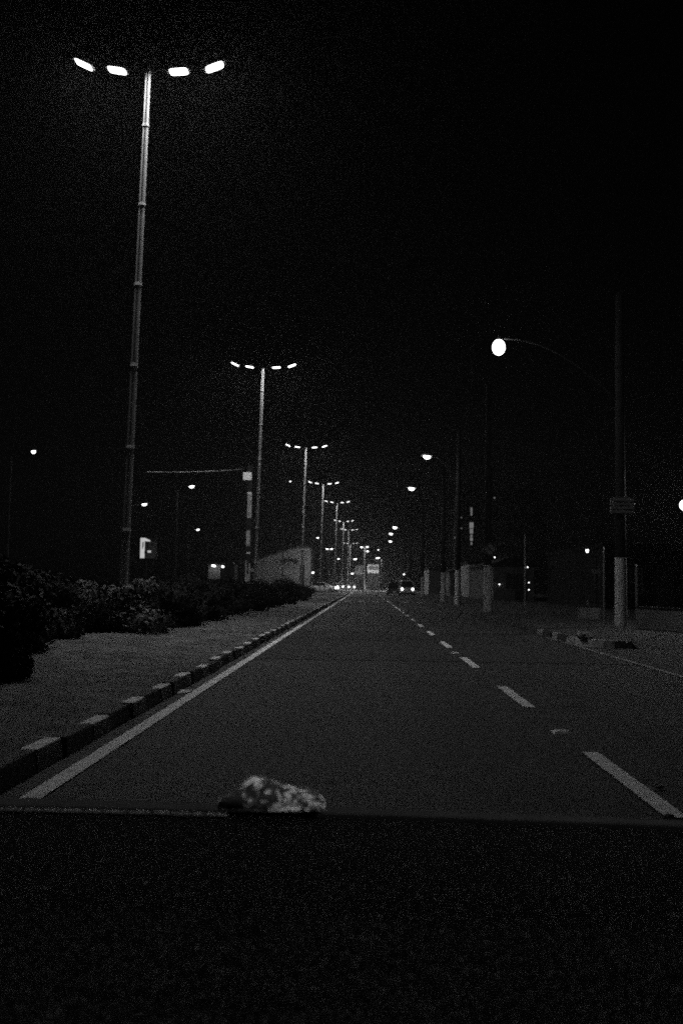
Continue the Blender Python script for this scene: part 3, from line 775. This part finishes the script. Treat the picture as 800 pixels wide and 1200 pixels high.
# ------------------------------------------------------------------ road small things
p = ground(207.5, 811, .01)
sc = MB()
sc.add([(-.05,-.15,.0),(.06,-.13,.012),(.085,.02,.016),(.07,.16,.004),(-.05,.14,.014),(-.08,.0,.006)], [(0,1,2,5),(5,2,3,4)])
s_ = sc.build('paper_scrap', 'paper', loc=(-1.945, p.y, .012)); tag(s_, 'white paper scrap lying in the left gutter beside the edge line', 'litter')
s_.modifiers.new('thick', 'SOLIDIFY').thickness = .002
def stud(px, py, label):
    p = ground(px, py, .01)
    t = thing('road_stud', label, 'road stud', (p.x, p.y, .0), group='road studs by the lane line')
    MB().box(-.075,.075,-.09,.09,.0,.018,taper=.03).build('body', 'sign_white', t)
    MB().box(-.035,.035,-.053,-.034,.004,.014).build('reflector', 'steel', t)
stud(657, 857, 'road stud between the two nearest lane dashes')
stud(533, 765, 'road stud between the third and fourth lane dashes')
for i, (px, py, lab) in enumerate(((770, 925, 'small pebble lying beside the nearest lane dash'), (782, 962, 'small pebble at the foot of the nearest lane dash'))):
    p = ground(px, py, .0); lump('pebble', lab, 'pebble', (p.x, p.y, .004), .03, 'pale_concrete', seed=20+i)

# ------------------------------------------------------------------ cars
def make_car(paint, front=True, lights='headlight_glow'):
    """A hatchback 3.9 m long, base at z=0; its lit end faces -Y. front: that end is the bonnet, else the tailgate."""
    t = thing('car', '', 'car')
    W = .82
    # stations along y (from the end facing the camera): (y, half width, z bottom, z shoulder)
    st = [(-1.95,.70,.32,.62),(-1.88,.77,.24,.74),(-1.3,.82,.2,.88 if front else .95),(-.7,.82,.19,.93),(.5,.82,.19,.95),(1.4,.82,.2,.95),(1.85,.78,.24,.90),(1.95,.70,.34,.7)]
    rings = []
    for y, w, zb, zs in st:
        rings.append([(-w*.93,y,zb),(-w,y,zb+.15),(-w,y,zs-.12),(-w*.9,y,zs),(w*.9,y,zs),(w,y,zs-.12),(w,y,zb+.15),(w*.93,y,zb)])
    MB().loft(rings).build('body', paint, t, smooth=False, bevel=.03)
    y0 = -.85 if front else -1.75; y1 = 1.75 if front else .95
    g = MB(); f0, f1 = (.85 if front else .35), (.35 if front else .85)
    ra = [(-.76,y0,.9),(.76,y0,.9),(.76,y1,.93),(-.76,y1,.93)]
    rb = [(-.60,y0+f0,1.42),(.60,y0+f0,1.42),(.60,y1-f1,1.42),(-.60,y1-f1,1.42)]
    g.loft([ra, rb]); g.build('window_band', 'dark_glass', t, bevel=.02)
    r_ = MB(); r_.loft([[(x*1.02,y,1.422) for x,y,_ in rb], [(x*.9,y*.96+.02,1.48) for x,y,_ in rb]]); r_.build('roof', paint, t, bevel=.02)
    pl = MB()
    for i in range(4):
        pl.tube([Vector(ra[i])*1.004, Vector(rb[i])*1.004], .035, n=6)
    pl.build('pillars', paint, t)
    for sx in (-1,1):
        for yy in (-1.2, 1.2):
            wl = MB(); wl.tube([(sx*.68,yy,.3),(sx*.84,yy,.3)], .3, n=18); wo = wl.build('wheel', 'rubber', t)
            rm = MB(); rm.tube([(sx*.841,yy,.3),(sx*.855,yy,.3)], [.19,.16], n=12); rm.build('rim', 'steel', wo)
        hl = MB(); hl.tube([(sx*.58,-1.93,.66),(sx*.58,-1.975,.66),(sx*.58,-1.99,.66)], [.155,.14,.07] if front else [.115,.1,.05], n=12)
        hl.build('headlight' if front else 'tail_light', lights, t)
        mr = MB(); my = -.55 if front else .55; mr.box(sx*.9-.09,sx*.9+.09,my-.05,my+.07,.92,1.05); mr.build('mirror', paint, t, bevel=.02)
    bp = MB(); bp.box(-.74,.74,-2.02,-1.9,.3,.48); bp.build('bumper', 'paint_dark' if front else paint, t, bevel=.03)
    MB().box(-.22,.22,-2.034,-2.021,.34,.45).build('number_plate', 'sign_white', t)
    return t
def place(t, px, Y, label, rz=0.0, group='cars at the far end of the street', z=0.0):
    p = at(px, 690, Y); t.location = (p.x, Y, z); t.rotation_euler = (0,0,rz); tag(t, label, 'car', group); return t
near = place(make_car('paint_silver', False, 'tail_glow'), 476.3, 112, 'silver hatchback with two round lamps lit, nearest car on the right')
emit('rear_glow', 14)
for ch in near.children:
    if ch.name.startswith('tail_light'): ch.data.materials[0] = MATS['rear_glow']
near.scale = (1.0,1.0,1.15)
place(make_car('paint_dark', False, 'dull_pane'), 461.2, 119, 'unlit dark car standing left of the silver hatchback')
c0 = make_car('paint_dark')
place(c0, 412.3, 205, 'oncoming car with the brightest pair of headlights, left of the street end', R(-2))
far = [(398.8, 225, 'oncoming dark car left of the car with the brightest headlights', 0), (429, 235, 'oncoming dark car below the dim grey corner building', 0),
       (438.7, 228, 'oncoming dark car below the white corner building', 0), (460.3, 190, 'oncoming car with a single glaring light cluster behind the dark car', 0)]
for px, Y, lab, rz in far: place(copy_tree(c0), px, Y, lab, rz)
wc = make_car('paint_white'); place(wc, 379.5, 145, 'pale car turning at the far left beyond the road sign', R(74))

# ------------------------------------------------------------------ inside the car: dashboard and pouch
t = thing('car_dashboard', 'dark grained car dashboard across the bottom, pale seam line at its left', 'dashboard', (0, .6, 0))
n = 56
def edge(s):            # far edge of the dash, s from 0 (left) to 1 (right), a gentle bow
    a, b = at(-500, 921.9, 1.0145), at(1400, 979.3, .8994)
    p = a.lerp(b, s); p.y += .03*math.sin(math.pi*s); return p
rows = []
prof = [(0.0,-.10),(0.004,-.012),(0.001,-.004),(-.008,-.001),(-.05,0.0),(-.12,.004),(-.22,.002),(-.34,-.012),(-.46,-.04),(-.52,-.075),(-.55,-.14),(-.55,-.32),(-.3,-.36),(0.0,-.33)]
for i in range(n+1):
    e = edge(i/n); rows.append([(e.x, e.y-.6+dy, e.z+dz-.012) for dy, dz in prof])
b = MB(); b.loft(rows); dsh = b.build('dash_top', 'dash_vinyl', t, smooth=True)
# dark cowl beyond the dash
b = MB(); rows = []
for i in range(n+1):
    e = edge(i/n); rows.append([(e.x,e.y-.6+.006,e.z-.16),(e.x,e.y-.6+.006,e.z-.012),(e.x,e.y-.6+.014,e.z-.010+.006*(1-i/n)),(e.x,e.y-.6+.018+.014*(1-i/n),e.z-.013+.006*(1-i/n)),(e.x,e.y-.6+.09,e.z-.032),(e.x,e.y-.6+.09,e.z-.16)])
b.loft(rows); b.build('cowl', 'rubber', t)
# seam strip broken into stitches
b = MB(); rnd = random.Random(4)
xs = 0.14
while xs < .432:
    L = rnd.uniform(.006,.015); pts = [edge(s)+Vector((0,-.6-.02,-.0105)) for s in (xs, xs+L)]
    b.tube(pts, .0021, n=6); xs += L + rnd.uniform(.0009,.0022)
b.build('seam_strip', 'dash_trim', t)
# pouch
pc = at(317, 957, .985); random.seed(3)
W, D, Hh = .054, .028, .034
rings = []; nu, nv = 26, 12
from mathutils import noise as NZ
NZ.seed_set(5)
for j in range(nv+1):
    ph = (math.pi*.5)*j/nv; row = []
    for i in range(nu):
        th = 2*math.pi*i/nu
        x = math.cos(th)*math.cos(ph)**.55*W; y = math.sin(th)*math.cos(ph)**.55*D
        kx = [(-.054,.017),(-.040,.020),(-.034,.029),(-.022,.035),(-.008,.034),(.010,.028),(.022,.026),(.036,.024),(.046,.017),(.054,.008)]
        xx = max(-.0539, min(.0539, x)); q_ = next(m for m in range(len(kx)-1) if kx[m+1][0] >= xx)
        f_ = (xx-kx[q_][0])/(kx[q_+1][0]-kx[q_][0]); prof_h = kx[q_][1]*(1-f_)+kx[q_+1][1]*f_
        z = (math.sin(ph)**.55)*prof_h
        nz = NZ.noise_vector(Vector((x*60, y*60, z*60)))*.0045 + NZ.noise_vector(Vector((x*160+9, y*160, z*160)))*.0024
        row.append((x+nz.x, y+nz.y, max(0,z+nz.z) if j else 0))
    rings.append(row)
rings = [[(x*1.06, y, z*.98) for x, y, z in row] for row in rings]
b = MB(); b.loft(rings); t2 = thing('pouch', 'crumpled patterned cloth pouch lying at the far edge of the dashboard', 'pouch', (pc.x, pc.y+.024, pc.z-.001))
po = b.build('cloth', 'pouch_cloth', t2, smooth=True); po.modifiers.new('sub', 'SUBSURF').render_levels = 1
b = MB(); b.tube([(-W*.9,-D*.5,.004),(-W*.3,-D*.95,.007),(W*.4,-D*.95,.008),(W*.95,-D*.4,.006)], .0022, n=6); b.build('hem', 'pouch_cloth', t2)
b = MB(); b.tube([(.033,-D*.9,.014),(.033,-D*.96,.014)], [.004,.003], n=10); b.build('snap_button', 'steel', t2)

# ------------------------------------------------------------------ thin mist added to give the lamps a halo
hz = MB(); hz.box(-140,140,-9,330,-1.03,24)
hm = bpy.data.materials.new('mist'); hm.use_nodes = True; nt = hm.node_tree
nt.nodes.remove(nt.nodes['Principled BSDF'])
pv = nt.nodes.new('ShaderNodeVolumePrincipled'); pv.inputs['Color'].default_value = (.9,.9,.9,1); pv.inputs['Density'].default_value = .00022
pv.inputs['Anisotropy'].default_value = .65
nt.links.new(pv.outputs['Volume'], nt.nodes['Material Output'].inputs['Volume']); hm.cycles.volume_sampling = 'EQUIANGULAR'; hm.cycles.homogeneous_volume = True; MATS['mist'] = hm
h = hz.build('haze', 'mist'); h['kind'] = 'stuff'; h['label'] = 'thin mist added to imitate glare around the lamps'

# ------------------------------------------------------------------ night sky, moon
w = bpy.data.worlds.new('World'); S.world = w; w.use_nodes = True
nt = w.node_tree; bg = nt.nodes['Background']
sk = nt.nodes.new('ShaderNodeTexSky'); sk.sky_type = 'NISHITA'; sk.sun_disc = False
sk.sun_elevation = R(20); sk.sun_rotation = R(150)
bw = nt.nodes.new('ShaderNodeRGBToBW'); nt.links.new(sk.outputs['Color'], bw.inputs['Color'])
nt.links.new(bw.outputs['Val'], bg.inputs['Color']); bg.inputs['Strength'].default_value = 0.00012
ml = bpy.data.lights.new('moon', 'SUN'); ml.energy = .004; ml.angle = R(.5)
mo = bpy.data.objects.new('moon', ml); COL.objects.link(mo); mo.rotation_euler = (R(70), 0, R(150-180))

# ------------------------------------------------------------------ render settings
S.view_settings.view_transform = 'Standard'; S.view_settings.look = 'None'; S.view_settings.gamma = 1
S.view_settings.exposure = 0; S.view_settings.use_curve_mapping = False
S.render.engine = 'CYCLES'
cy = S.cycles
cy.use_denoising = False
cy.use_adaptive_sampling = True; cy.adaptive_threshold = .05; cy.adaptive_min_samples = 40
cy.max_bounces = 5; cy.diffuse_bounces = 2; cy.glossy_bounces = 2; cy.volume_bounces = 0; cy.transparent_max_bounces = 6
cy.caustics_reflective = False; cy.caustics_refractive = False
cy.sample_clamp_indirect = .5; cy.sample_clamp_direct = 6.0
cy.use_light_tree = True
cy.pixel_filter_type = 'BLACKMAN_HARRIS'; cy.filter_width = 2.0
